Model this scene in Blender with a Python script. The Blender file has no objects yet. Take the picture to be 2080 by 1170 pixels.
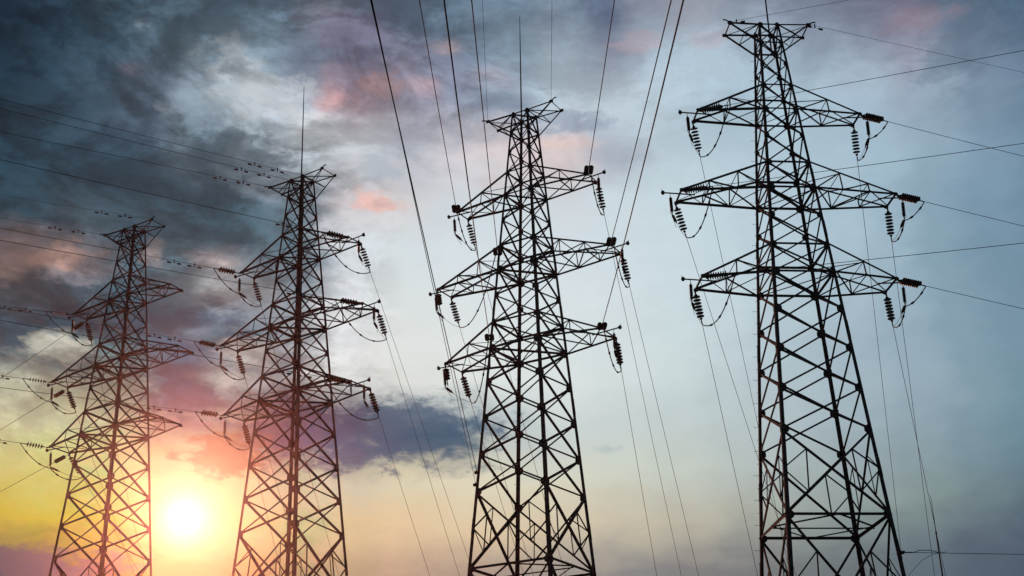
import bpy, math, random
from mathutils import Vector, Matrix, Quaternion
random.seed(7)
scene = bpy.context.scene
COL = scene.collection
V = Vector

# ------------------------------------------------------------------ helpers
class MB:
    """collects boxes, bars and tubes into ONE mesh"""
    def __init__(self):
        self.v = []; self.f = []
    def poly_prism(self, p0, p1, a, b, pts):
        """extrude the 2-D outline pts (in axes a, b) from p0 to p1"""
        n = len(pts); o = len(self.v)
        for p in (p0, p1):
            for x, y in pts:
                self.v.append(p + a * x + b * y)
        for i in range(n):
            j = (i + 1) % n
            self.f.append((o + i, o + j, o + n + j, o + n + i))
        self.f.append(tuple(o + i for i in reversed(range(n))))
        self.f.append(tuple(o + n + i for i in range(n)))
    def angle(self, p0, p1, s, nrm, t=None, shift=0.0):
        """steel angle: one flange in the face plane, one turned inward"""
        p0 = V(p0); p1 = V(p1); nrm = V(nrm)
        d = (p1 - p0).normalized()
        a = d.cross(nrm)
        if a.length < 1e-4:
            a = d.orthogonal()
        a.normalize(); b = -(a.cross(d)).normalized()
        if b.dot(nrm) > 0:
            b = -b
        t = t or max(.012, s * .14)
        off = b * shift - a * (s / 2)
        self.poly_prism(p0 + off, p1 + off, a, b, [(0, 0), (s, 0), (s, t), (t, t), (t, s * .8), (0, s * .8)])
    def corner(self, p0, p1, s0, s1, a, b):
        """leg: an angle with its heel on the outer corner"""
        o = len(self.v); d = (p1 - p0).normalized()
        a = (a - d * a.dot(d)).normalized(); b = (b - d * b.dot(d)).normalized()
        for p, s in ((p0, s0), (p1, s1)):
            t = s * .16
            for x, y in ((0, 0), (s, 0), (s, t), (t, t), (t, s), (0, s)):
                self.v.append(p + a * x + b * y)
        for i in range(6):
            j = (i + 1) % 6
            self.f.append((o + i, o + j, o + 6 + j, o + 6 + i))
        self.f.append(tuple(o + i for i in reversed(range(6))))
        self.f.append(tuple(o + 6 + i for i in range(6)))
    def box(self, c, ax, ay, az):
        """box with half axes"""
        c = V(c); o = len(self.v)
        for sx in (-1, 1):
            for sy in (-1, 1):
                for sz in (-1, 1):
                    self.v.append(c + ax * sx + ay * sy + az * sz)
        for q in ((0, 1, 3, 2), (4, 6, 7, 5), (0, 4, 5, 1), (2, 3, 7, 6), (0, 2, 6, 4), (1, 5, 7, 3)):
            self.f.append(tuple(o + i for i in q))
    def tube(self, pts, rad, n=6, caps=True):
        """tube along a polyline; rad a number or one radius per point"""
        pts = [V(p) for p in pts]; m = len(pts)
        rad = [rad] * m if not hasattr(rad, '__len__') else rad
        o = len(self.v); ref = None
        for i, p in enumerate(pts):
            d = (pts[min(i + 1, m - 1)] - pts[max(i - 1, 0)]).normalized()
            if ref is None:
                ref = d.orthogonal().normalized()
            ref = (ref - d * ref.dot(d)).normalized(); w = d.cross(ref)
            for k in range(n):
                t = 2 * math.pi * k / n
                self.v.append(p + (ref * math.cos(t) + w * math.sin(t)) * rad[i])
        for i in range(m - 1):
            for k in range(n):
                l = (k + 1) % n
                self.f.append((o + i * n + k, o + i * n + l, o + (i + 1) * n + l, o + (i + 1) * n + k))
        if caps:
            self.f.append(tuple(o + k for k in reversed(range(n))))
            self.f.append(tuple(o + (m - 1) * n + k for k in range(n)))
    def plate(self, c, outline, a, b, nrm, t):
        """flat plate of the given outline (axes a, b), thickness t along nrm"""
        self.poly_prism(V(c) - nrm * t / 2, V(c) + nrm * t / 2, a, b, outline)
    def mesh(self, name, m, smooth=False):
        me = bpy.data.meshes.new(name)
        me.from_pydata([tuple(p) for p in self.v], [], self.f)
        me.materials.append(m); me.validate()
        import bmesh
        bm = bmesh.new(); bm.from_mesh(me)
        bmesh.ops.recalc_face_normals(bm, faces=bm.faces)
        bm.to_mesh(me); bm.free()
        if smooth:
            for p in me.polygons:
                p.use_smooth = True
        return me

def link(name, data, parent=None, mat=None):
    o = bpy.data.objects.new(name, data); COL.objects.link(o)
    if parent is not None:
        o.parent = parent
    if mat is not None:
        o.matrix_local = mat
    return o
def obj(name, mb, m, parent=None, smooth=False):
    return link(name, mb.mesh(name, m, smooth), parent)
def tag(o, label=None, cat=None, group=None, kind=None):
    if label: o['label'] = label
    if cat: o['category'] = cat
    if group: o['group'] = group
    if kind: o['kind'] = kind
    return o
def copy_tree(o, parent=None):
    c = o.copy(); COL.objects.link(c); c.parent = parent
    for ch in list(o.children):
        copy_tree(ch, c)
    return c

# ------------------------------------------------------------------ materials
def nt_mat(name):
    m = bpy.data.materials.new(name); m.use_nodes = True
    nt = m.node_tree
    return m, nt, nt.nodes['Principled BSDF']
def surface(name, c0, c1, scale, rough, metal=0.0, bump=0.0, c2=None):
    m, nt, b = nt_mat(name)
    tc = nt.nodes.new('ShaderNodeTexCoord')
    nz = nt.nodes.new('ShaderNodeTexNoise'); nz.inputs['Scale'].default_value = scale
    nz.inputs['Detail'].default_value = 6
    nt.links.new(tc.outputs['Object'], nz.inputs['Vector'])
    rp = nt.nodes.new('ShaderNodeValToRGB')
    rp.color_ramp.elements[0].position = .35; rp.color_ramp.elements[0].color = (*c0, 1)
    rp.color_ramp.elements[1].position = .65; rp.color_ramp.elements[1].color = (*c1, 1)
    if c2:
        e = rp.color_ramp.elements.new(.75); e.color = (*c2, 1)
    nt.links.new(nz.outputs['Fac'], rp.inputs['Fac'])
    nt.links.new(rp.outputs['Color'], b.inputs['Base Color'])
    b.inputs['Specular IOR Level'].default_value = .06
    b.inputs['Roughness'].default_value = rough; b.inputs['Metallic'].default_value = metal
    if bump:
        bp = nt.nodes.new('ShaderNodeBump'); bp.inputs['Strength'].default_value = bump
        nt.links.new(nz.outputs['Fac'], bp.inputs['Height']); nt.links.new(bp.outputs['Normal'], b.inputs['Normal'])
    return m
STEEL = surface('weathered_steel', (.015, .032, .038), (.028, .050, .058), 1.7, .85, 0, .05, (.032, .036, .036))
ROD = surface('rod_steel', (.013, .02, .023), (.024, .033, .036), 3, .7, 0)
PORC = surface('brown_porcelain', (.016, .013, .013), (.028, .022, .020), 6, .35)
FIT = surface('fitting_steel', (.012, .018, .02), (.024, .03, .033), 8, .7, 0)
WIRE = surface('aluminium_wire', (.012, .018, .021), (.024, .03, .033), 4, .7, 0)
CONC = surface('concrete', (.22, .21, .19), (.32, .31, .29), 3, .9, 0, .2)
GRASS = surface('dark_grass', (.035, .045, .018), (.06, .07, .03), .25, .95, 0, .3, (.08, .07, .04))

# ------------------------------------------------------------------ pylon
def wid(z):                      # half width of the tapering square body
    return 3.236 - .0679 * (z - 21.35)
ZL = [0, 11.6, 21.35, 26.77, 29.53, 32.27, 35.03, 37.72, 39.77, 42.03, 44.16, 46.16, 48.41, 50.57, 52.6, 54.46, 56.32, 57.94]
BIG = {0, 1, 2}                  # the wide bottom panels carry secondary bracing
RING = {1: 1, 2: 2, 7: 1, 8: 0, 10: 1, 11: 0, 13: 1, 14: 0, 16: 0, 17: 1}    # ring struts; 1 = with plan diagonals, 2 = diamond diaphragm
ARMS = {'lower': (37.72, 39.77, 6.631, 1.1515, 1), 'middle': (44.16, 46.16, 7.548, .954, 2), 'upper': (50.57, 52.6, 5.878, .793, 1)}
FACES = [((-1, -1), (1, -1), (0, -1, 0)), ((1, -1), (1, 1), (1, 0, 0)), ((1, 1), (-1, 1), (0, 1, 0)), ((-1, 1), (-1, -1), (-1, 0, 0))]
def cp(z, sx, sy, inset=0.0):
    w = wid(z) - inset
    return V((sx * w, sy * w, z))
def leg_size(z):
    return .29 - .0024 * z
def make_pylon():
    root = link('pylon', None); root.empty_display_size = 3
    # legs, with gusset plates, bolted splices, pegs and a footing each
    peg = MB()
    peg.tube([(0, 0, 0), (-.26, 0, .0), (-.30, 0, .05)], .013, 5)
    peg_me = peg.mesh('step_peg', ROD)
    for sx in (-1, 1):
        for sy in (-1, 1):
            mb = MB()
            for z0, z1 in zip(ZL[:-1], ZL[1:]):
                mb.corner(cp(z0, sx, sy), cp(z1, sx, sy), leg_size(z0), leg_size(z1), V((-sx, 0, 0)), V((0, -sy, 0)))
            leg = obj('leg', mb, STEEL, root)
            for i, z in enumerate(ZL[1:], 1):
                s = (.49 if i < 7 else .40 if i < 12 else .32) * (1.25 if i in (7, 10, 13) else 1)
                g = MB(); c = cp(z, sx, sy)
                for a, nrm in ((V((-sx, 0, 0)), V((0, -sy, 0))), (V((0, -sy, 0)), V((-sx, 0, 0)))):
                    up = V((0, 0, 1)); h = s * .62
                    g.plate(c + nrm * (.012 + leg_size(z) * .16), [(.02, -h), (s * .55, -h), (s, -h * .45), (s, h * .45), (s * .55, h), (.02, h)], a, up, nrm, .016)
                    for bx, bz in ((.3, -.4), (.3, 0), (.3, .4), (.65, -.25), (.65, .25)):
                        g.box(c - nrm * .006 + a * (bx * s) + up * (bz * s), a * .018, up * .018, nrm * .016)
                obj('gusset_plate', g, STEEL, leg)
            for zs in (24.3, 33.6, 41.0, 45.1, 19.2):
                g = MB()
                d = (cp(zs + 1, sx, sy) - cp(zs, sx, sy)).normalized(); c = cp(zs, sx, sy); ls = leg_size(zs)
                a = V((-sx, 0, 0)); b = V((0, -sy, 0))
                g.corner(c - a * .014 - b * .014 - d * .6, c - a * .014 - b * .014 + d * .6, ls * .95, ls * .95, a, b)
                for k in range(8):
                    q = c + d * (-.54 + k * .155)
                    for r_ in (.3, .75):
                        g.box(q + a * (ls * r_) - b * .028, a * .016, d * .016, b * .016)
                        g.box(q + b * (ls * r_) - a * .028, b * .016, d * .016, a * .016)
                obj('splice_plate', g, STEEL, leg)
            if (sx, sy) == (-1, 1):
                z = 3.0; k = 0
                while z < 57:
                    o = link('step_peg', peg_me, leg, Matrix.Translation(cp(z, sx, sy)) @ Matrix.Rotation(0 if k % 2 == 0 else -math.pi / 2, 4, 'Z'))
                    z += .80; k += 1
            f = MB()
            b = cp(0, sx, sy)
            f.box(b + V((-sx * .1, -sy * .1, .05)), V((.45, 0, 0)), V((0, .45, 0)), V((0, 0, .45)))
            f.box(b + V((-sx * .1, -sy * .1, .53)), V((.3, 0, 0)), V((0, .3, 0)), V((0, 0, .03)))
            obj('footing', f, CONC, root)
    # X bracing, one panel of one face at a time
    for i, (z0, z1) in enumerate(zip(ZL[:-1], ZL[1:])):
        for (a, b, n) in FACES:
            n = V(n); s = .14 if i < 3 else .12 if i < 7 else .10 if i < 13 else .085
            s *= 1.3 if abs(n.x) > .5 else 1
            A0, B0 = cp(z0, *a), cp(z0, *b); A1, B1 = cp(z1, *a), cp(z1, *b)
            mb = MB()
            mb.angle(A0, B1, s, n, shift=.05)
            mb.angle(B0, A1, s, n, shift=.05 + s * .16)
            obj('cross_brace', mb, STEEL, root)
            if i in BIG:
                t = (A0 - B0).length / ((A0 - B0).length + (A1 - B1).length)
                X = A0.lerp(B1, t); zx = X.z
                La, Lb = cp(zx, *a), cp(zx, *b)
                for L, lo, hi in ((La, A0.lerp(X, .5), A1.lerp(X, .5)), (Lb, B0.lerp(X, .5), B1.lerp(X, .5))):
                    sb = MB(); sb.angle(L, lo, .085, n, shift=.12); sb.angle(L, hi, .085, n, shift=.12)
                    sb.angle(lo, hi, .08, n, shift=.12)
                    obj('secondary_brace', sb, STEEL, root)
                if i < 2:
                    sb = MB(); m = A0.lerp(B0, .5)
                    sb.angle(m, A0.lerp(X, .5), .085, n, shift=.14); sb.angle(m, B0.lerp(X, .5), .085, n, shift=.14)
                    obj('secondary_brace', sb, STEEL, root)
    for i, kind in RING.items():
        z = ZL[i]; mb = MB(); s = .17 if i < 3 else .145 if i < 12 else .11
        for (a, b, n) in FACES:
            mb.angle(cp(z + .02, *a), cp(z + .02, *b), s, n, shift=.02)
        if kind == 1:
            mb.angle(cp(z + .06, -1, -1), cp(z + .06, 1, 1), s * 1.1, (0, 0, 1)); mb.angle(cp(z - .06, 1, -1), cp(z - .06, -1, 1), s * .6, (0, 0, 1))
        if kind == 2:
            w = wid(z); M = [V((0, -w, z)), V((w, 0, z)), V((0, w, z)), V((-w, 0, z))]
            for k in range(4):
                mb.angle(M[k] + V((0, 0, .05)), M[(k + 1) % 4] + V((0, 0, .05)), .1, (0, 0, 1))
            mb.angle(M[1] - V((0, 0, .06)), M[3] - V((0, 0, .06)), .11, (0, 0, 1))
        obj('horizontal_frame', mb, STEEL, root)
    # cross-arms
    for key, (zb, zt, R, th, ns) in ARMS.items():
        for sx in (-1, 1):
            lace = MB(); bN, bF = cp(zb, sx, -1), cp(zb, sx, 1); uN, uF = cp(zt, sx, -1), cp(zt, sx, 1)
            tN, tF = V((sx * R, -th, zb)), V((sx * R, th, zb))
            lace.angle(tN - V((0, .12, 0)), tF + V((0, .12, 0)), .12, (sx, 0, 0))
            prev = (bN, bF, uN, uF)
            for k in range(1, ns + 1):
                f = k / (ns + 1)
                q = (bN.lerp(tN, f), bF.lerp(tF, f), uN.lerp(tN, f), uF.lerp(tF, f))
                for j, n in ((0, (0, -1, 0)), (1, (0, 1, 0))):
                    lace.angle(q[j], q[j + 2], .08, n, shift=.03)
                    lace.angle(prev[j], q[j + 2], .095, n, shift=.05)
                lace.angle(q[0], q[1], .08, (0, 0, -1), shift=.02); lace.angle(prev[0] if k % 2 else prev[1], q[1] if k % 2 else q[0], .085, (0, 0, -1), shift=.04)
                lace.angle(q[2], q[3], .055, (0, 0, 1), shift=.02); lace.angle(prev[3], q[2], .055, (0, 0, 1), shift=.04)
                lace.angle(q[0], q[3], .05, (sx, 0, 0))
                prev = q
            lace.angle(prev[1], tN, .07, (0, 0, -1), shift=.04); lace.angle(prev[0], tF, .06, (0, 0, -1), shift=.07)
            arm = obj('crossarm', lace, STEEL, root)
            for p, q, s, n in ((bN, tN, .15, (0, -1, 0)), (bF, tF, .15, (0, 1, 0)), (uN, tN, .125, (0, -1, 0)), (uF, tF, .125, (0, 1, 0))):
                mb = MB(); mb.angle(p, q, s, n); obj('chord', mb, STEEL, arm)
            for q, sy in ((tN, -1), (tF, 1)):
                mb = MB()
                mb.plate(q + V((-sx * .1, sy * .03, 0)), [(-.28, -.02), (-.1, .12), (.12, .1), (.2, 0), (.14, -.14), (-.02, -.16)], V((sx, 0, 0)), V((0, 0, 1)), V((0, 1, 0)), .03)
                mb.box(q + V((0, sy * .06, -.1)), V((.04, 0, 0)), V((0, .07, 0)), V((0, 0, .06)))
                obj('tip_plate', mb, STEEL, arm)
            mb = MB(); y = -th * .35                            # bracket that carries the hanging post insulator
            mb.tube([(sx * (R - 1.1), y, zb - .05), (sx * (R + 1.0), y, zb + .06)], .05, 8)
            mb.tube([(sx * (R + .98), y, zb + .06), (sx * (R + 1.06), y, zb + .06), (sx * (R + 1.17), y, zb + .07), (sx * (R + 1.24), y, zb + .07)], [.06, .15, .15, .05], 10)
            mb.tube([(sx * (R + 1.12), y, zb + .1), (sx * (R + 1.2), y, zb + .3)], .025, 5)
            obj('jumper_bracket', mb, STEEL, arm)
    # earth-wire arms at the top
    zt, zb, R, th = 57.94, 56.32, 2.93, .834
    for sx in (-1, 1):
        lace = MB(); uN, uF = cp(zt, sx, -1), cp(zt, sx, 1); bN, bF = cp(zb, sx, -1), cp(zb, sx, 1)
        tN, tF = V((sx * R, -th, zt)), V((sx * R, th, zt))
        lace.angle(tN, tF, .085, (sx, 0, 0)); lace.angle(uN, tF, .07, (0, 0, 1), shift=.03); lace.angle(tN, uF, .06, (0, 0, 1), shift=.06)
        for u, b, t, n in ((uN, bN, tN, (0, -1, 0)), (uF, bF, tF, (0, 1, 0))):
            lace.angle(u, b.lerp(t, .5), .07, n, shift=.03)
        lace.angle(bN.lerp(tN, .5), bF.lerp(tF, .5), .05, (0, 0, -1))
        arm = obj('earth_wire_arm', lace, STEEL, root)
        for p, q, n in ((uN, tN, (0, -1, 0)), (uF, tF, (0, 1, 0)), (bN, tN, (0, -1, 0)), (bF, tF, (0, 1, 0))):
            mb = MB(); mb.angle(p, q, .11, n); obj('chord', mb, STEEL, arm)
        for q in (tN, tF):
            mb = MB(); mb.box(q, V((.15, 0, 0)), V((0, .05, 0)), V((0, 0, .11))); obj('tip_plate', mb, STEEL, arm)
        mb = MB(); mb.tube([tN, tN + V((sx * .28, -.05, .16)), tN + V((sx * .5, -.1, .14))], .05, 6); obj('earth_wire_clamp', mb, FIT, arm)
    return root

# place, yaw, slight lean and width of the four pylons
TW = {1: (-34.0148, 109.1732, .4914, -.0221, .0237, .9837), 2: (-17.0773, 102.7133, .5602, -.02, -.0195, 1.0181),
      3: (1.0039, 92.0921, .5359, .0043, -.0108, 1.0066), 4: (18.9736, 80.7032, -.0847, -.0024, -.0079, .9907)}
PYL = {1: 'leftmost pylon', 2: 'second pylon from left', 3: 'third pylon from left', 4: 'rightmost pylon'}
PYL_LABEL = {1: 'dark lattice pylon left of the sun, leftmost and smallest, with no rod on top',
             2: 'dark lattice pylon just right of the sun, reddened by its glare',
             3: 'dark lattice pylon standing right under the wires that run overhead',
             4: 'tallest dark lattice pylon, alone on the right in front of clear blue sky'}
PM = {}
proto = make_pylon()
ROOT = {}
for t, (X, Y, A, lx, ly, s) in TW.items():
    r = proto if t == 1 else copy_tree(proto)
    q = V((0, 0, 1)).rotation_difference(V((lx, ly, 1)))
    r.matrix_world = Matrix.Translation((X - 1.6 * lx, Y - 1.6 * ly, 0)) @ q.to_matrix().to_4x4() @ Matrix.Rotation(-A, 4, 'Z') @ Matrix.Diagonal((s, s, 1, 1))
    PM[t] = r.matrix_world.copy(); ROOT[t] = r
    tag(r, PYL_LABEL[t], 'pylon', 'lattice pylons standing in a row')
def lightning_rod(t, x, y):
    mb = MB()
    mb.tube([(x, y, 56.2), (x, y, 57.94), (x, y, 61.5), (x, y, 65.5), (x, y, 68.2)], [.065, .065, .055, .04, .022], 8)
    mb.box((x, y, 57.9), V((.12, 0, 0)), V((0, .12, 0)), V((0, 0, .04)))
    obj('lightning_rod', mb, ROD, ROOT[t])
for o in list(ROOT[1].children):
    if o.name.startswith('crossarm') and o.data.vertices[0].co.x > 0:
        for c in list(o.children):
            if c.name.startswith('jumper_bracket'):
                bpy.data.objects.remove(c)
lightning_rod(2, -.66, .66); lightning_rod(3, -.66, .66); lightning_rod(4, .42, .66)

# ------------------------------------------------------------------ insulators
def disc_mesh(r, name):
    mb = MB()                     # a cap, a bell-shaped shed and a pin, along +X
    mb.tube([(-.08, 0, 0), (-.03, 0, 0), (-.02, 0, 0), (-.004, 0, 0), (.016, 0, 0), (.022, 0, 0), (.08, 0, 0)], [.035, .05, r * .45, r * .9, r, r * .3, .022], 14)
    return mb.mesh(name, PORC, True)
DISC = disc_mesh(.175, 'disc')
WIDE = disc_mesh(.205, 'disc')
BIGD = disc_mesh(.27, 'disc')
POST = {}
def frame_to(p, d, side=None):
    x = d.normalized(); y = V((0, 0, 1)).cross(x)
    if y.length < .05: y = V((1, 0, 0)).cross(x)
    y.normalize(); z = x.cross(y)
    m = Matrix((x, y, z)).transposed().to_4x4(); m.translation = p
    return m
def disc_string(p, d, n, gap, lead, label, disc, spread, group):
    """double string of discs from the arm end p along d; returns the wire end"""
    L = lead + .1 + n * gap + .18
    r = link('insulator_string', None); r.matrix_world = frame_to(p, d); r.empty_display_size = .3
    tag(r, label, 'insulator', group)
    mb = MB(); X, Y, Z = V((1, 0, 0)), V((0, 1, 0)), V((0, 0, 1))
    mb.tube([(0, 0, 0), (lead - .05, 0, 0)], .025, 6)
    mb.box((lead * .35, 0, 0), X * .07, Y * .05, Z * .05)
    mb.poly_prism(V((lead - .1, 0, -.012)), V((lead - .1, 0, .012)), X, Y, [(-.06, 0), (.12, -spread - .06), (.18, -spread), (.18, spread), (.12, spread + .06)])
    obj('shackle', mb, FIT, r)
    for sy in ((-1, 1) if spread else (0,)):
        for k in range(n):
            link('disc', disc, r, Matrix.Translation((lead + .15 + k * gap, sy * spread, 0)))
    mb = MB()
    mb.poly_prism(V((L - .12, 0, -.012)), V((L - .12, 0, .012)), X, Y, [(.1, 0), (-.06, -spread - .05), (-.12, -spread), (-.12, spread), (-.06, spread + .05)])
    mb.tube([(L - .12, 0, 0), (L + .12, 0, 0), (L + .3, 0, 0)], [.03, .045, .03], 6)
    obj('yoke_plate', mb, FIT, r)
    return p + d.normalized() * (L + .3)
def post_insulator(p, d, L, r0, label, cat_name='post_insulator', lead=.3, group='ribbed post insulators'):
    key = (round(L, 2), r0, lead)
    r = link(cat_name, None); r.matrix_world = frame_to(p, d); r.empty_display_size = .2
    tag(r, label, 'insulator', group)
    if key not in POST:
        mb = MB(); pts = [(lead, 0, 0)]; rad = [.03]; n = int(L / .085)
        for k in range(n):
            x = lead + .04 + k * .085
            pts += [(x, 0, 0), (x + .012, 0, 0), (x + .03, 0, 0), (x + .05, 0, 0)]; rad += [r0 * .62, r0, r0 * .9, r0 * .62]
        pts.append((lead + L + .03, 0, 0)); rad.append(.03)
        mb.tube(pts, rad, 12); a = mb.mesh('shed_stack', PORC)
        mb = MB(); mb.tube([(0, 0, 0), (lead + .02, 0, 0)], .02, 5); mb.tube([(lead - .06, 0, 0), (lead + .02, 0, 0)], .05, 8)
        mb.tube([(lead + L, 0, 0), (lead + L + .1, 0, 0), (lead + L + .2, 0, 0)], [.05, .05, .02], 8)
        POST[key] = (a, mb.mesh('end_fitting', FIT))
    link('shed_stack', POST[key][0], r); link('end_fitting', POST[key][1], r)
    return p + d.normalized() * (lead + L + .2)
def cable(name, pts, rad, label, cat, group, n=6, clamps=()):
    mb = MB(); mb.tube(pts, rad, n)
    o = obj(name, mb, WIRE, None, True)
    tag(o, label, cat, group)
    for p in clamps:
        mb = MB(); k = pts.index(p); d = (V(pts[min(k + 1, len(pts) - 1)]) - V(pts[max(k - 1, 0)])).normalized()
        mb.tube([V(p) - d * .1, V(p) + d * .13], .07, 6)
        obj('cable_clamp', mb, FIT, o)
    return o
def sag_pts(a, b, sag, n=14, u1=1.0):
    out = []
    for k in range(n + 1):
        u = u1 * k / n
        out.append(a + (b - a) * u - V((0, 0, sag * 4 * u * (1 - u) if u <= 1 else 0)))
    return out
def damper(o, p, d):
    mb = MB(); z = V((0, 0, 1)); q = p - z * .2
    mb.tube([p + z * .12, p - z * .2], .045, 5)
    mb.tube([q - d * .34, q + d * .34], .013, 5)
    for s in (-1, 1):
        mb.tube([q + d * s * .3, q + d * s * .6], .075, 8)
    obj('vibration_damper', mb, FIT, o)

LV = {'U': 'upper', 'M': 'middle', 'W': 'lower'}
SD = {'L': 'left', 'R': 'right'}
# far point of every line, metres
ENDS = [
  (('1', 'U', 'L', 'near'), (-46.47,109.80,50.24)),
  (('1', 'M', 'L', 'near'), (-46.02,111.04,43.93)),
  (('1', 'W', 'L', 'near'), (-44.68,109.86,37.50)),
  (('1', 'U', 'L', 'tap'), (-49.69,119.99,47.04)),
  (('1', 'M', 'L', 'tap'), (-48.56,119.04,41.52)),
  (('1', 'W', 'L', 'tap'), (-47.31,118.05,35.22)),
  (('1', 'T', 'L', 'earth'), (-46.40,106.66,57.65)),
  (('1', 'T', 'R', 'earth'), (-44.73,102.09,57.53)),
  (('2', 'U', 'L', 'near'), (-40.13,92.46,49.54)),
  (('2', 'M', 'L', 'near'), (-39.67,93.69,43.22)),
  (('2', 'W', 'L', 'near'), (-38.91,94.11,36.80)),
  (('2', 'U', 'R', 'near'), (-35.96,81.03,49.16)),
  (('2', 'M', 'R', 'near'), (-35.00,80.91,42.75)),
  (('2', 'W', 'R', 'near'), (-33.72,79.89,36.35)),
  (('2', 'T', 'L', 'earth'), (-40.65,90.87,57.24)),
  (('2', 'T', 'bodyL', 'earth'), (-39.36,87.30,57.18)),
  (('2', 'T', 'bodyR', 'earth'), (-38.87,85.95,57.16)),
  (('3', 'U', 'L', 'near'), (-4.28,54.20,41.82)),
  (('3', 'M', 'L', 'near'), (-1.43,45.40,35.24)),
  (('3', 'W', 'L', 'near'), (-1.80,31.98,25.32)),
  (('3', 'U', 'R', 'near'), (5.57,57.19,43.82)),
  (('3', 'M', 'R', 'near'), (6.70,45.30,34.99)),
  (('3', 'W', 'R', 'near'), (5.18,32.70,25.70)),
  (('3', 'T', 'L', 'earth'), (-1.68,75.09,57.23)),
  (('3', 'T', 'R', 'earth'), (3.12,75.43,57.38)),
  (('4', 'U', 'L', 'near'), (32.25,69.41,48.84)),
  (('4', 'M', 'L', 'near'), (31.25,69.79,42.40)),
  (('4', 'W', 'L', 'near'), (30.49,70.76,36.13)),
  (('4', 'U', 'R', 'near'), (37.66,84.61,49.74)),
  (('4', 'M', 'R', 'near'), (36.24,83.67,43.51)),
  (('4', 'W', 'R', 'near'), (35.07,83.51,37.10)),
  (('4', 'T', 'R', 'earth'), (39.00,84.77,57.04)),
  (('4', 'T', 'L', 'earth'), (23.05,76.24,57.46)),
  (('1', 'U', 'L', 'down'), (-39.01,134.61,34.87)),
  (('1', 'M', 'L', 'down'), (-39.23,126.70,34.91)),
  (('1', 'W', 'L', 'down'), (-35.42,125.12,28.74)),
  (('2', 'U', 'R', 'down'), (-4.87,124.40,30.83)),
  (('2', 'M', 'R', 'down'), (-5.17,120.47,27.21)),
  (('2', 'W', 'R', 'down'), (-7.47,114.51,25.99)),
  (('2', 'U', 'L', 'down'), (-17.77,132.59,30.01)),
  (('2', 'M', 'L', 'down'), (-20.31,126.88,28.84)),
  (('2', 'W', 'L', 'down'), (-21.26,120.18,27.44)),
  (('3', 'U', 'L', 'down'), (4.60,124.41,27.87)),
  (('3', 'M', 'L', 'down'), (1.52,118.69,26.72)),
  (('3', 'W', 'L', 'down'), (0.41,111.11,25.96)),
  (('3', 'U', 'R', 'down'), (14.88,119.91,26.73)),
  (('3', 'M', 'R', 'down'), (15.46,112.75,25.21)),
  (('3', 'W', 'R', 'down'), (11.30,107.06,24.08)),
  (('4', 'U', 'L', 'down'), (22.88,111.65,26.09)),
  (('4', 'M', 'L', 'down'), (20.34,101.29,27.28)),
  (('4', 'W', 'L', 'down'), (18.21,100.31,22.52)),
  (('4', 'U', 'R', 'down'), (32.28,110.59,28.06)),
  (('4', 'M', 'R', 'down'), (33.88,107.87,23.84)),
  (('4', 'W', 'R', 'down'), (32.62,101.14,22.44)),
  (('3', 'F', 'L', 'fibre'), (-3.95,31.80,25.23)),
  (('3', 'F', 'L', 'fibre2'), (-3.76,30.49,24.26)),
  (('4', 'F', 'R', 'fibre'), (28.93,75.19,18.47)),
]
def arm_tip(t, l, sd, sy, dx=0.0, y=None, dz=0.0):
    zb, zt, R, th, ns = ARMS[LV[l]]
    sx = -1 if sd == 'L' else 1
    return PM[t] @ V((sx * (R + dx), sy * th if y is None else y * th, zb + dz))
STRING_END = {}
def run_wire(start, P, length, rad, label, sag, cat='wire', name='conductor_wire', group='conductor wires', dampers=(), stop_z=None):
    d = (P - start); L = d.length; d.normalize()
    n = 40; pts = []; total = length
    if stop_z is not None:
        total = (start.z - stop_z) / max(1e-3, -d.z)
    for k in range(n + 1):
        s = total * (k / n) ** 1.35; u = s / total
        pts.append(start + d * s - V((0, 0, sag * 4 * u * (1 - u))))
    mb = MB(); mb.tube(pts, rad, 6)
    o = obj(name, mb, WIRE, None, True); tag(o, label, cat, group)
    dd = (pts[1] - pts[0]).normalized()
    for s in dampers:
        damper(o, start + dd * s, dd)
    return o
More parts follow.
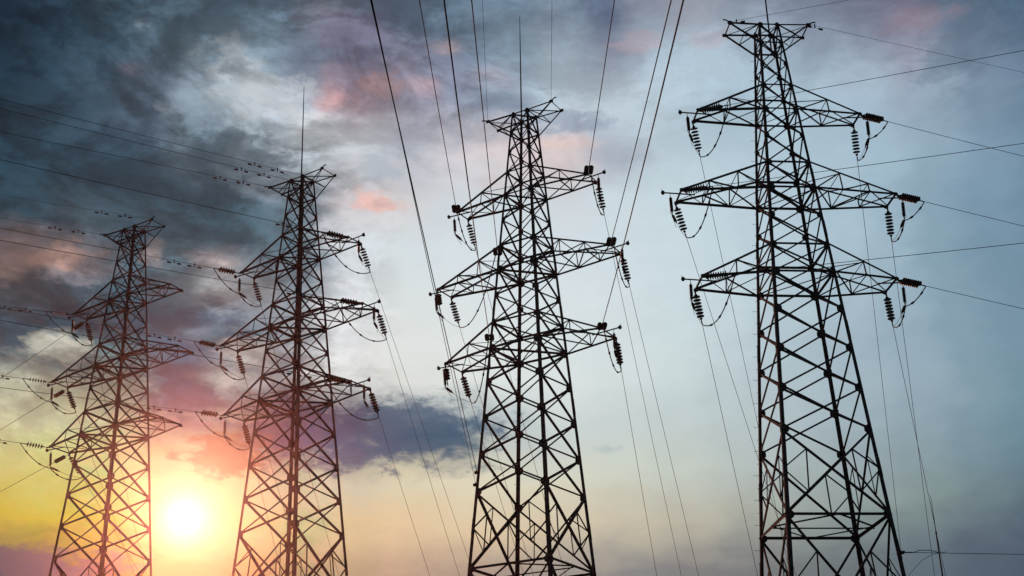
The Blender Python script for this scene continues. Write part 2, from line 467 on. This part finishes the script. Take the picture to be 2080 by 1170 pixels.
for (t_, l, sd, kind), P in ENDS:
    t = int(t_); P = V(P); pn = PYL[t]
    if kind in ('near', 'down', 'tap'):
        lv, side = LV[l], SD[sd]
        A = arm_tip(t, l, sd, -1 if kind == 'near' else 1, dz=-.12)
        leg = t == 3 and kind == 'near' and sd == 'L' and l in 'MW'
        if leg:
            zc = {'M': 45.3, 'W': 38.3}[l]
            A = PM[3] @ cp(zc, -1, -1) + V((0, -.2, 0))
            q = arm_tip(3, l, 'L', -1, dz=-.12)
            big = disc_string(q, V((.12, -.15, -1)), 4, .24, .3, f'short string of four big discs under {lv} left arm, {pn}', BIGD, 0, 'short strings of four big discs')
        d = (P - A).normalized()
        if kind == 'near':
            e = disc_string(A, d, 9 if t > 2 else 6, .16 if t > 2 else .235, (.2 if t == 4 else .55) if not leg else .2, f'double disc string straining from near corner of {lv} {side} arm of {pn}' if kind == 'near' and not leg else f'disc string straining from the left leg beside {lv} {side} arm of {pn}', DISC if t > 2 else WIDE, .178 if t > 2 else .12, 'double disc strings straining from the arms')
            run_wire(e, P, 80, {1: .02, 2: .021, 3: .027, 4: .02}[t], f'conductor wire running out from near corner of {lv} {side} arm, {pn}' if not leg else f'conductor wire rising from the left leg beside {lv} {side} arm, {pn}', .5, dampers=(1.7, 3.5) if t <= 2 else ())
        elif kind == 'down':
            e = disc_string(A, d, 7, .255, .3, f'open disc string slanting down from far corner of {lv} {side} arm, {pn}', WIDE, .06, 'disc strings slanting down behind the arms')
            run_wire(e, P, 60, .018, f'thin wire dropping steeply behind from the {lv} {side} arm of {pn}', .25, group='wires dropping behind the pylons', name='down_wire', stop_z=9)
        else:
            e = post_insulator(A, d, 1.15, .19, f'short fat ribbed insulator slung from the {lv} {side} arm of {pn}', 'barrel_insulator', .5, 'fat barrel insulators on the leftmost pylon')
            run_wire(e, P, 70, .02, f'tap wire falling away to the left from {lv} {side} arm of {pn}', .2, group='tap wires of the leftmost pylon', name='tap_wire')
        STRING_END[(t, l, sd, kind)] = e
    elif kind == 'earth':
        if l == 'T' and sd in 'LR':
            sx = -1 if sd == 'L' else 1
            A = PM[t] @ V((sx * 2.93, -.834, 57.98))
            lab = f'thin earth wire running out from the {SD[sd]} top peak of {pn}'
        else:
            sx = -1 if sd == 'bodyL' else 1
            A = PM[t] @ V((sx * .75, -.75, 57.98))
            lab = f'thin earth wire from the {"left" if sx < 0 else "right"} corner of {pn}\'s flat top'
        run_wire(A, P, 80, .013 if t != 2 else .018, lab, .3, 'wire', 'earth_wire', 'thin earth wires at the pylon tops', (2.4, 4.5) if t <= 2 else (.5,) if t == 4 else ())
        if t == 3:
            mb = MB(); d = (P - A).normalized()
    else:
        zc = {'3fibre': 28.2, '3fibre2': 27.3, '4fibre': 19.0}[t_ + kind]
        w = wid(zc); sx = -1 if sd == 'L' else 1
        A = PM[t] @ V((sx * w, -w, zc))
        mb = MB(); mb.box(A, V((.2, 0, 0)), V((0, .2, 0)), V((0, 0, .06))); mb.tube([A, A + (P - A).normalized() * .7], .035, 6)
        lab = {'3fibre': 'upper of two cables running from low on third pylon\'s left leg up overhead', '3fibre2': 'lower of two cables running from low on third pylon\'s left leg up overhead',
               '4fibre': 'cable running off to the right from low on rightmost pylon\'s right leg'}[t_ + kind]
        o = run_wire(A + (P - A).normalized() * .5, P, 90, (.024 if kind == 'fibre' else .016) if t == 3 else .016, lab, .15 if t == 3 else .9, 'cable', 'optical_cable', 'optical cables clamped low on the pylons')
        obj('leg_clamp', mb, FIT, o)
        if t == 4:
            d = (P - A).normalized(); p0 = A + d * 2.6
            mb = MB(); mb.tube([p0, p0 - d * .8 - V((0, 0, .12)), p0 - d * 1.5 - V((0, 0, .5)), A + V((.3, -.05, -1.3)), A + V((.1, 0, -2.6))], .013, 6)
            obj('drop_loop', mb, WIRE, o, True)
            mb = MB(); mb.tube([A + d * .7 - V((0, 0, .02)), A + d * 1.1 + V((0, 0, .12)), A + d * 1.7 + V((0, 0, .1)), A + d * 2.1 - V((0, 0, .03))], .022, 6)
            obj('clamp_link', mb, FIT, o)

# jumpers: hanging post, inclined post and the slack cable between the two strings of an arm
DN = V((0, 0, -1))
for (t, l, sd, kind), e in list(STRING_END.items()):
    if kind != 'near':
        continue
    lv, side, pn = LV[l], SD[sd], PYL[t]
    sx = -1 if sd == 'L' else 1
    b = arm_tip(t, l, sd, 0, dx=.62, y=-.35, dz=.0)
    f = STRING_END[(t, l, sd, 'down')]
    hang = (DN + (f - b).normalized() * .12 + V((random.uniform(-.03, .03), random.uniform(-.03, .03), 0))).normalized()
    pe = post_insulator(b, hang, 1.05, .125, f'slim ribbed post hanging under the bracket of {lv} {side} arm, {pn}', group='ribbed posts hanging under the arm brackets')
    dd = (f - pe); ln = dd.length
    pe2 = post_insulator(pe, (dd.normalized() + DN * .12), min(.75, ln * .45), .10, f'small inclined ribbed post beside the hanging post, {lv} {side} arm, {pn}', 'inclined_post', .12, 'small inclined posts by the jumper cables')
    mb = MB()
    if (t <= 2 and sd == 'L') or (t == 4 and sd == 'R'):        # led over the foot of the hanging post
        m1 = pe + V((0, 0, -.1))
        pts = sag_pts(e, m1, .12 * (e - m1).length, 9)[:-1] + sag_pts(m1, f, .16 * (m1 - f).length, 9)
        cl = [pts[2], pts[6], pts[11], pts[14]]
    else:
        pts = sag_pts(e, f, .55 + .12 * (e - f).length, 20)
        cl = [pts[3], pts[6], pts[10], pts[15]]
    o = cable('jumper_cable', pts, .038, f'slack jumper cable looping below the {lv} {side} arm of {pn}', 'cable', 'slack jumper cables under the arms', 6, cl)
    mb.tube(sag_pts(pe2, f, .12, 6), .014, 5); obj('link_wire', mb, WIRE, o)
    mb = MB(); q = pe + V((.04 * sx, 0, -.02)); mb.tube([q + V((sx * .1, 0, .25)), q, q + (dd.normalized() + DN * .5).normalized() * min(1.1, ln * .6)], .014, 5); obj('arcing_horn', mb, FIT, o)

# ------------------------------------------------------------------ a lightning mast behind
mb = MB(); mx, my = 42.69, 133.33
mb.tube([(mx, my, 0), (mx, my, 14), (mx, my, 14.02), (mx, my, 27), (mx, my, 27.02), (mx, my, 33.5), (mx, my, 33.52), (mx, my, 37.4)], [.22, .17, .14, .11, .085, .07, .045, .02], 10)
mast = link('lightning_mast', None); mast.location = (mx, my, 0)
tag(mast, 'slender lightning mast standing behind the wires at lower right', 'mast')
mb.v = [p - V((mx, my, 0)) for p in mb.v]
obj('pole', mb, ROD, mast)
mb = MB(); mb.box((0, 0, .1), V((.6, 0, 0)), V((0, .6, 0)), V((0, 0, .2))); obj('footing', mb, CONC, mast)
for z in (14, 27, 33.5):
    mb = MB(); mb.tube([(0, 0, z - .06), (0, 0, z + .06)], .24 - z * .004, 12); obj('flange', mb, ROD, mast)

# ------------------------------------------------------------------ ground
N = 60; R = 1500; mb = MB()
for j in range(N + 1):
    for i in range(N + 1):
        x = (i / N * 2 - 1); y = (j / N * 2 - 1)
        x = math.copysign(abs(x) ** 2, x) * R; y = math.copysign(abs(y) ** 2, y) * R
        mb.v.append(V((x, y, -.02 + (.0 if math.hypot(x, y) < 160 else math.sin(x * .011) * math.cos(y * .013) * .45 - .45))))
for j in range(N):
    for i in range(N):
        a = j * (N + 1) + i
        mb.f.append((a, a + 1, a + N + 2, a + N + 1))
tag(obj('ground', mb, GRASS, None, True), kind='structure')

# ------------------------------------------------------------------ haze: one closed box of even air
HZ = 1
if HZ:
    mb = MB(); mb.box((0, 0, 33), V((1510, 0, 0)), V((0, 1510, 0)), V((0, 0, 37.5)))
    hm = bpy.data.materials.new('haze_air'); hm.use_nodes = True; nt = hm.node_tree; nt.nodes.clear()
    out = nt.nodes.new('ShaderNodeOutputMaterial'); pv = nt.nodes.new('ShaderNodeVolumePrincipled')
    pv.inputs['Color'].default_value = (0.97, 0.66, 0.62) + (1,); pv.inputs['Density'].default_value = 0.00011
    pv.inputs['Anisotropy'].default_value = 0.95
    nt.links.new(pv.outputs['Volume'], out.inputs['Volume'])
    tag(obj('haze', mb, hm), kind='stuff')

# ------------------------------------------------------------------ sun
SAZ, SEL = math.radians(-14.3), math.radians(14.2)
SUN = V((math.sin(SAZ) * math.cos(SEL), math.cos(SAZ) * math.cos(SEL), math.sin(SEL)))
ld = bpy.data.lights.new('sun', 'SUN'); ld.energy = 2.0; ld.angle = math.radians(.5); ld.color = (1.0, 0.36, 0.22)
lo = link('sun', ld); lo.rotation_euler = SUN.to_track_quat('Z', 'Y').to_euler(); lo.location = (0, 0, 70)

# ------------------------------------------------------------------ sky
W = bpy.data.worlds.new('World'); scene.world = W; W.use_nodes = True
nt = W.node_tree; nt.nodes.clear(); LN = nt.links.new
def nd(t, **k):
    n = nt.nodes.new(t)
    for a, b in k.items(): setattr(n, a, b)
    return n
def put(sock, v):
    if hasattr(v, 'is_linked') or hasattr(v, 'links'): LN(v, sock)
    else: sock.default_value = v
def mth(op, a, b=None, clamp=False):
    n = nd('ShaderNodeMath', operation=op, use_clamp=clamp); put(n.inputs[0], a)
    if b is not None: put(n.inputs[1], b)
    return n.outputs[0]
def vec(op, a, b=None):
    n = nd('ShaderNodeVectorMath', operation=op); put(n.inputs[0], a)
    if b is not None: put(n.inputs[1], b)
    return n.outputs['Value'] if op in ('LENGTH', 'DOT_PRODUCT', 'DISTANCE') else n.outputs[0]
def rng(x, a, b, c=0., d=1., mode='LINEAR'):
    n = nd('ShaderNodeMapRange', interpolation_type=mode); put(n.inputs[0], x)
    for i, v in enumerate((a, b, c, d)): put(n.inputs[i + 1], v)
    return n.outputs[0]
def mix(f, a, b, mode='MIX'):
    n = nd('ShaderNodeMix', data_type='RGBA', blend_type=mode); put(n.inputs[0], f); put(n.inputs[6], a); put(n.inputs[7], b)
    return n.outputs[2]
def lin(h):
    return tuple(((c / 12.92) if c <= .04045 else ((c + .055) / 1.055) ** 2.4) for c in (int(h[i:i + 2], 16) / 255 for i in (0, 2, 4))) + (1,)
tc = nd('ShaderNodeTexCoord'); D = vec('NORMALIZE', tc.outputs['Generated'])
sp = nd('ShaderNodeSeparateXYZ'); LN(D, sp.inputs[0])
az = mth('MULTIPLY', mth('ARCTAN2', sp.outputs[0], sp.outputs[1]), 57.29578)
el = mth('MULTIPLY', mth('ARCSINE', sp.outputs[2]), 57.29578)
cb = nd('ShaderNodeCombineXYZ'); LN(mth('MULTIPLY', az, .5), cb.inputs[0]); LN(el, cb.inputs[1])
AE = cb.outputs[0]
def noise(scale, detail, rough, off, dist=0.):
    n = nd('ShaderNodeTexNoise'); n.inputs['Scale'].default_value = scale; n.inputs['Detail'].default_value = detail
    n.inputs['Roughness'].default_value = rough; n.inputs['Distortion'].default_value = dist
    LN(vec('ADD', AE, (off, off * .37, off * 1.7)), n.inputs['Vector'])
    return n
nA = noise(.33, 5, .55, 3.1); nB = noise(.9, 7, .62, 11.7, .4); nC = noise(.5, 8, .66, 27.3, .6); nD = noise(1.7, 8, .62, 41.9, .3); nE = noise(.30, 9, .6, 63.1, .5)
sA = nd('ShaderNodeSeparateColor'); LN(nA.outputs['Color'], sA.inputs[0])
sB = nd('ShaderNodeSeparateColor'); LN(nB.outputs['Color'], sB.inputs[0])
def warped(base, a, b, ka, kb):
    return mth('ADD', base, mth('ADD', mth('MULTIPLY', mth('SUBTRACT', a, .5), ka), mth('MULTIPLY', mth('SUBTRACT', b, .5), kb)))
azw = warped(az, sA.outputs[0], sB.outputs[0], 4.0, 2.2)
elw = warped(el, sA.outputs[1], sB.outputs[1], 2.4, 1.6)
ROWS = [
 (7,  '5a5048 62564a 6a5a4c 7a6650 947452 9a785a 957a62 8e7864 887666 80726a 786e6a 706a68 6a6868 666668 606468 5c6269 586069 525c68 4a5664 424e5e 3c4859'),
 (12, '76624a 80684c 8a704e a8804e dca25a dfa878 d8a87e cda582 c4a088 b59a88 a69388 98908a 8a8786 837f7f 7a7a7c 72777a 6a7377 62707a 556170 4b5768 455162'),
 (14, 'd2ae40 d9b446 e0bc4a e8c85a f2da92 f2d090 f0cb94 ebc79a e7c79f e0c6a3 d8c4a6 d2c4ab c7bea9 b9b4a4 a5a79d 96a09b 8b9998 7f908f 6e8087 5e737f 566a77'),
 (16, 'd7cb80 d9cc86 e0d28c e6d894 ead69c ecca98 e6c6a2 dcc8ae ded0b2 dfd5ba d9d5bf d3d4c3 cdd2c5 c4cbc2 b5c0bd a6b3b4 98a8ad 8b9ea6 7a929d 6c8795 657f8e'),
 (18, 'd3c69c d5caa4 d9cea8 d5b898 c4928a 9a727c 7d6a78 565e70 4e5e70 5f6e7c b9c2c4 c9d2d0 c8d3d2 c3cfcf b9c6c8 aebdc2 a0b2bb 93a8b4 829ba9 7593a3 718b9c'),
 (20, '5b6066 7b7c7c 837e7c 86807f 7f6d79 b3a09c a39697 d4d3d0 dfe0db dfe3df dde3e1 d9e1e1 d2ddde c9d7d9 bfcdd2 b1c3cb a3b7c2 96acba 849eae 7794a6 718c9f'),
 (22, '3a4855 3a4a58 45535f 4b5562 545a68 6a6d79 9a9a9f d5d9db dfe2e0 dfe4e3 dde4e4 d9e3e5 d4dfe2 cbdadd c1d1d7 b3c6cf a5bac6 98afbd 859fb0 7794a7 6f8b9f'),
 (24, '5a5a63 8d7a78 7a7379 56636f 6f7882 9a9a9e 7d8790 d3dade dbe2e4 dbe3e6 dae3e7 d8e2e6 d3dfe4 cddce1 c4d5dc b6cad4 a8becb 9ab2c1 87a2b3 7794a8 6d8a9f'),
 (26, '2b3c49 374957 4b5863 4a5d6b 445866 3f5361 5a6d7a c7d1d7 d5dfe3 d5dfe4 d3dee4 d2dee4 cfdde3 cadae0 c2d4dd b6cad6 a9c0ce 9cb5c5 8aa5b7 7a97ac 6f8ca2'),
 (28, '263844 2e4150 354857 3c505f 445867 4f6371 6f828f c0bcc0 d6d2d4 cfd8de cdd9e0 d0d5da cddae1 c6d7df bfd2dc b5cad6 abc2d0 a0b9c9 8fa9bb 7f9ab0 708ba2'),
 (30, '233543 334757 3b4e5e 425566 6f8492 9dafba b4c2ca c3ccd3 b3b8c3 cdc9cf d4c8ca d4c6c6 a9b1bf b9cad5 b6cbd7 b0c7d4 a9c1d0 a2b9c9 94a9bb 7b90a5 6c849a'),
 (32, '1f3140 2a3e4e 394d5d 4d5a69 8295a2 9fb2bd 909dab a48f9a 948fa0 8d95a8 8f9dae b7c7d3 bccbd6 b5c6d2 b0c5d3 a8bfce a6bbca a3b4c5 9aa0b2 6b7c92 5c7288'),
 (34, '1e2f3f 273a4a 364b5a 4f6675 5a707e 7890a0 5e6c7e 6d6f85 79798d 6f7c90 8ea2b4 a7b8c6 8f97a9 a9bccb adc0ce a3b4c4 8c99ad 7f879b 7d7b90 5f7085 4f667c'),
 (36, '1f3040 2a3b4a 3a4d5b 445866 4a6070 52687a 6f7886 626f82 5d6c80 667b8e 6f8397 7a8a9d 63708a 8c93a5 a0a3b2 8a93a5 7c8499 6a6f85 5d667c 50647a 4a6076'),
 (39, '1f2f3e 263746 304250 3c4f5e 42586a 485e70 54687a 566678 55667a 5c7084 60748a 667a90 5c6a80 707a90 7c8296 707a90 667088 5c667e 525e76 4a5c74 445a72'),
 (55, '22303c 24323e 263440 283642 2a3844 2c3a46 2e3c48 303e4a 32404c 34424e 364450 384652 3a4854 3c4a56 3e4c58 404e5a 424f5c 404e5c 3e4c5a 3c4a58 3a4856'),
]
def clear(a, e, c):
    # what the sky must send so that, with the light the haze scatters in, the sum is c
    a, e = math.radians(a), math.radians(max(e, 8))
    cs = max(-1, min(1, V((math.sin(a) * math.cos(e), math.cos(a) * math.cos(e), math.sin(e))).dot(SUN)))
    g = 0.95; ph = (1 - g * g) / (4 * math.pi * (1 + g * g - 2 * g * min(cs, .9975)) ** 1.5)
    k_ = 2.0 * ph * 0.00011 * 69 / math.sin(e)
    return tuple(max(v * w_, v - k_ * s * q) for v, s, q, w_ in zip(c[:3], (1.0, 0.36, 0.22), (0.97, 0.66, 0.62), (.15, .5, .16))) + (1,)
u = rng(azw, -25, 25)
sky = None; pe = None
for e_, cs in ROWS:
    rp = nd('ShaderNodeValToRGB'); r = rp.color_ramp; cs = cs.split()
    r.interpolation = 'EASE'
    r.elements[0].position = 0; cl = [clear(-25 + 2.5 * i, e_, lin(c)) for i, c in enumerate(cs)]; r.elements[0].color = cl[0]; r.elements[1].position = 1; r.elements[1].color = cl[-1]
    for i, c in enumerate(cs[1:-1], 1):
        x = r.elements.new(i / (len(cs) - 1)); x.color = cl[i]
    LN(u, rp.inputs[0])
    sky = rp.outputs[0] if sky is None else mix(rng(elw, pe, e_), sky, rp.outputs[0])
    pe = e_
# single clouds and gaps: azimuth, elevation, half sizes (degrees), colour, strength
BL = [
(-4.6,18.0,3.67,1.30,"3c5872",.95),
(-9.0,17.7,2.85,1.25,"615d70",.9),
(-6.9,17.1,1.97,0.79,"4e6078",.9),
(-12.9,16.9,1.74,0.86,"c87a6e",1),
(-14.9,19.3,1.92,0.98,"7d6672",.9),
(-14.4,22.6,1.54,0.83,"4d5264",.8),
(-21.2,22.8,2.48,1.00,"33434f",.8),
(-22.2,21.1,1.20,0.79,"3c4a58",.8),
(-20.1,20.8,1.43,0.76,"c9c4b4",.85),
(-22.1,22.2,0.81,0.40,"9aa0a2",.5),
(-20.8,24.4,1.36,0.56,"c09d90",.7),
(-22.8,23.7,0.61,0.39,"b59a90",.6),
(-13.7,25.1,1.01,0.41,"d3c0bd",.75),
(-14.2,24.0,0.89,0.46,"c2c5c3",.6),
(-6.3,32.9,1.24,0.54,"c9a29c",.45),
(-9.1,32.3,0.69,0.72,"cfa09b",.7),
(-6.4,27.9,1.24,0.51,"e6bcb2",.9),
(-3.3,34.6,0.76,0.31,"d0a8a2",.6),
(-5.1,32.1,2.23,0.42,"7c8195",.7),
(-0.1,32.2,1.37,0.38,"76839a",.75),
(3.2,31.3,2.09,0.46,"8d9aae",.7),
(2.6,30.5,1.71,0.32,"ebc8bd",.7),
(6.6,34.4,1.25,0.51,"c0a9b5",.5),
(4.0,17.3,0.55,0.19,"a3b2b6",.7),
(-15.3,17.0,0.83,0.24,"e8b98c",.6),
(-20.3,11.9,3.27,0.69,"586070",1),
(-17.0,13.5,1.40,0.16,"c99f5a",.5),
(-18.8,32.5,0.68,0.32,"6d5f6c",.6),
(-13.7,33.1,1.69,1.21,"bccbd2",.6),
(-11.7,32.0,1.69,1.02,"c6d2d8",.6),
(-9.7,31.1,1.45,0.83,"cdd6da",.5),
(-13.4,29.6,2.58,0.93,"4b5f6e",.6),
(-14.3,27.0,2.74,1.24,"3d505d",.6),
(-7.9,35.1,2.28,0.81,"736f86",.6),
(20.2,33.7,2.00,0.48,"93828f",.5),
(10.3,34.4,1.23,0.51,"b8aebb",.5),
(-12.0,21.1,1.32,0.52,"c9b8ae",.6),
(-13.1,18.4,1.50,0.29,"e8c7a8",.6),
(21.6,31.8,1.51,1.16,"6b7d92",.5),
(-6.7,29.2,0.96,0.53,"9fafba",.5),
(-16.8,31.2,0.51,0.18,"9fb0bd",.6),
(-18.5,34.3,0.33,0.24,"8ea2b0",.6),
(-18.8,30.4,1.35,0.50,"465766",.5),
(-16.7,25.0,0.48,0.45,"cdb8b2",.7),
(-14.5,22.0,0.87,0.37,"9b9aa2",.5),
(-13.2,20.1,1.08,0.37,"d0b9a8",.7),
(-18.6,20.1,0.83,0.50,"7d7476",.7),
(-21.3,19.5,1.00,0.36,"bdb6a6",.6),
(-18.3,23.1,1.28,0.81,"48545f",.6),
(-11.3,26.4,1.62,0.84,"566872",.6),
(-8.6,33.3,1.11,0.45,"8f8796",.6),
(-4.3,32.9,0.75,0.52,"c79f9f",.6),
(-2.8,33.4,1.01,0.83,"83839a",.5),
(-0.8,33.4,1.01,0.41,"b79ea8",.5),
(-20.9,22.0,2.27,0.60,"303f4c",.7),
]
wob = mth('SUBTRACT', nC.outputs['Fac'], .5); wod = mth('SUBTRACT', nD.outputs['Fac'], .5)
wq = mth('ADD', mth('MULTIPLY', wob, 1.7), mth('MULTIPLY', wod, 2.6))
cw = nd('ShaderNodeCombineXYZ'); LN(warped(az, sA.outputs[2], sB.outputs[2], 2.0, 2.4), cw.inputs[0]); LN(warped(el, sB.outputs[0], sA.outputs[0], 1.2, 1.0), cw.inputs[1])
for (a, e, ra, re, c, op) in BL:
    q = vec('LENGTH', vec('MULTIPLY', vec('SUBTRACT', cw.outputs[0], (a, e, 0)), (1 / ra, 1 / re, 0)))
    q = mth('ADD', q, wq)
    small = min(ra, re * 2) < .9
    op_ = mth('MULTIPLY', op * (.8 if small else 1), rng(nD.outputs['Fac'], .30, .62, .35 if small else .8, 1.0))
    sky = mix(rng(q, 1.75 if small else 1.35, .1 if small else .55, 0, op_, 'SMOOTHSTEP'), sky, clear(a, e, lin(c)))
# fine cloud relief, strong in the overcast left and top, faint in the clear right
rel = mth('ADD', rng(az, -9.5, -5, .92, .0), rng(az, 2, 9, .03, .06))
rel = mth('MAXIMUM', rel, mth('MULTIPLY', rng(el, 28, 33, 0, 1), rng(az, -5, 5, .85, .3)))
rel = mth('MULTIPLY', rel, rng(el, 15.5, 20, .10, 1))
big = rng(mth('ADD', nE.outputs['Fac'], mth('MULTIPLY', wod, .16)), .43, .58, -1.45, .7, 'SMOOTHSTEP')
mid = rng(mth('ADD', nC.outputs['Fac'], mth('MULTIPLY', wod, .2)), .40, .60, -1, .9, 'SMOOTHSTEP')
k = mth('ADD', mth('MULTIPLY', big, 0.45), mth('ADD', mth('MULTIPLY', mid, 0.22), mth('MULTIPLY', wod, 0.42)))
sky = mix(1, sky, mth('POWER', 2, mth('MULTIPLY', rel, k)), 'MULTIPLY')
sky = mix(mth('MULTIPLY', rng(az, -5, -9), rng(el, 19, 23)), sky, mix(1, sky, (1.05, .97, .96, 1), 'MULTIPLY'))
# the sun and the bright air round it
ang = mth('MULTIPLY', mth('ARCCOSINE', mth('MINIMUM', vec('DOT_PRODUCT', D, tuple(SUN)), 1)), 57.29578)
def halo(sig, col):
    g = mth('EXPONENT', mth('MULTIPLY', mth('MULTIPLY', ang, ang), -.5 / sig / sig))
    return mix(1, (*col, 1), g, 'MULTIPLY')
for sig, col in ((.6, (.2, .35, .6)), (1.6, (.03, .10, .03))):
    sky = mix(1, sky, halo(sig, col), 'ADD')
# dusk behind the camera and at the horizon
back = rng(mth('ABSOLUTE', az), 32, 75)
sky = mix(back, sky, (.055, .085, .115, 1))
sky = mix(rng(el, 4, -2), sky, (.05, .05, .05, 1))
st = nd('ShaderNodeTexSky', sky_type='NISHITA', sun_disc=False, sun_elevation=SEL, sun_rotation=SAZ)
bg1 = nd('ShaderNodeBackground'); LN(st.outputs[0], bg1.inputs[0]); bg1.inputs[1].default_value = .05
bg2 = nd('ShaderNodeBackground'); LN(sky, bg2.inputs[0]); bg2.inputs[1].default_value = 1.015
mx_ = nd('ShaderNodeMixShader'); mx_.inputs[0].default_value = .985
LN(bg1.outputs[0], mx_.inputs[1]); LN(bg2.outputs[0], mx_.inputs[2])
wo = nd('ShaderNodeOutputWorld'); LN(mx_.outputs[0], wo.inputs[0])

# ------------------------------------------------------------------ camera
f, p, r = 2688.54, .423, -.018
fw = V((0, math.cos(p), math.sin(p))); up = V((0, -math.sin(p), math.cos(p))); ri = V((1, 0, 0))
X = ri * math.cos(r) + up * math.sin(r); Y = ri * -math.sin(r) + up * math.cos(r)
m = Matrix((X, Y, -fw)).transposed().to_4x4(); m.translation = (0, 0, 1.6)
cd = bpy.data.cameras.new('camera'); cd.sensor_width = 36; cd.lens = 36 * f / 2080; cd.clip_end = 6000; cd.clip_start = .1
cam = link('camera', cd); cam.matrix_world = m; scene.camera = cam

scene.view_settings.view_transform = 'Standard'; scene.view_settings.look = 'None'
scene.view_settings.exposure = 0; scene.view_settings.gamma = 1
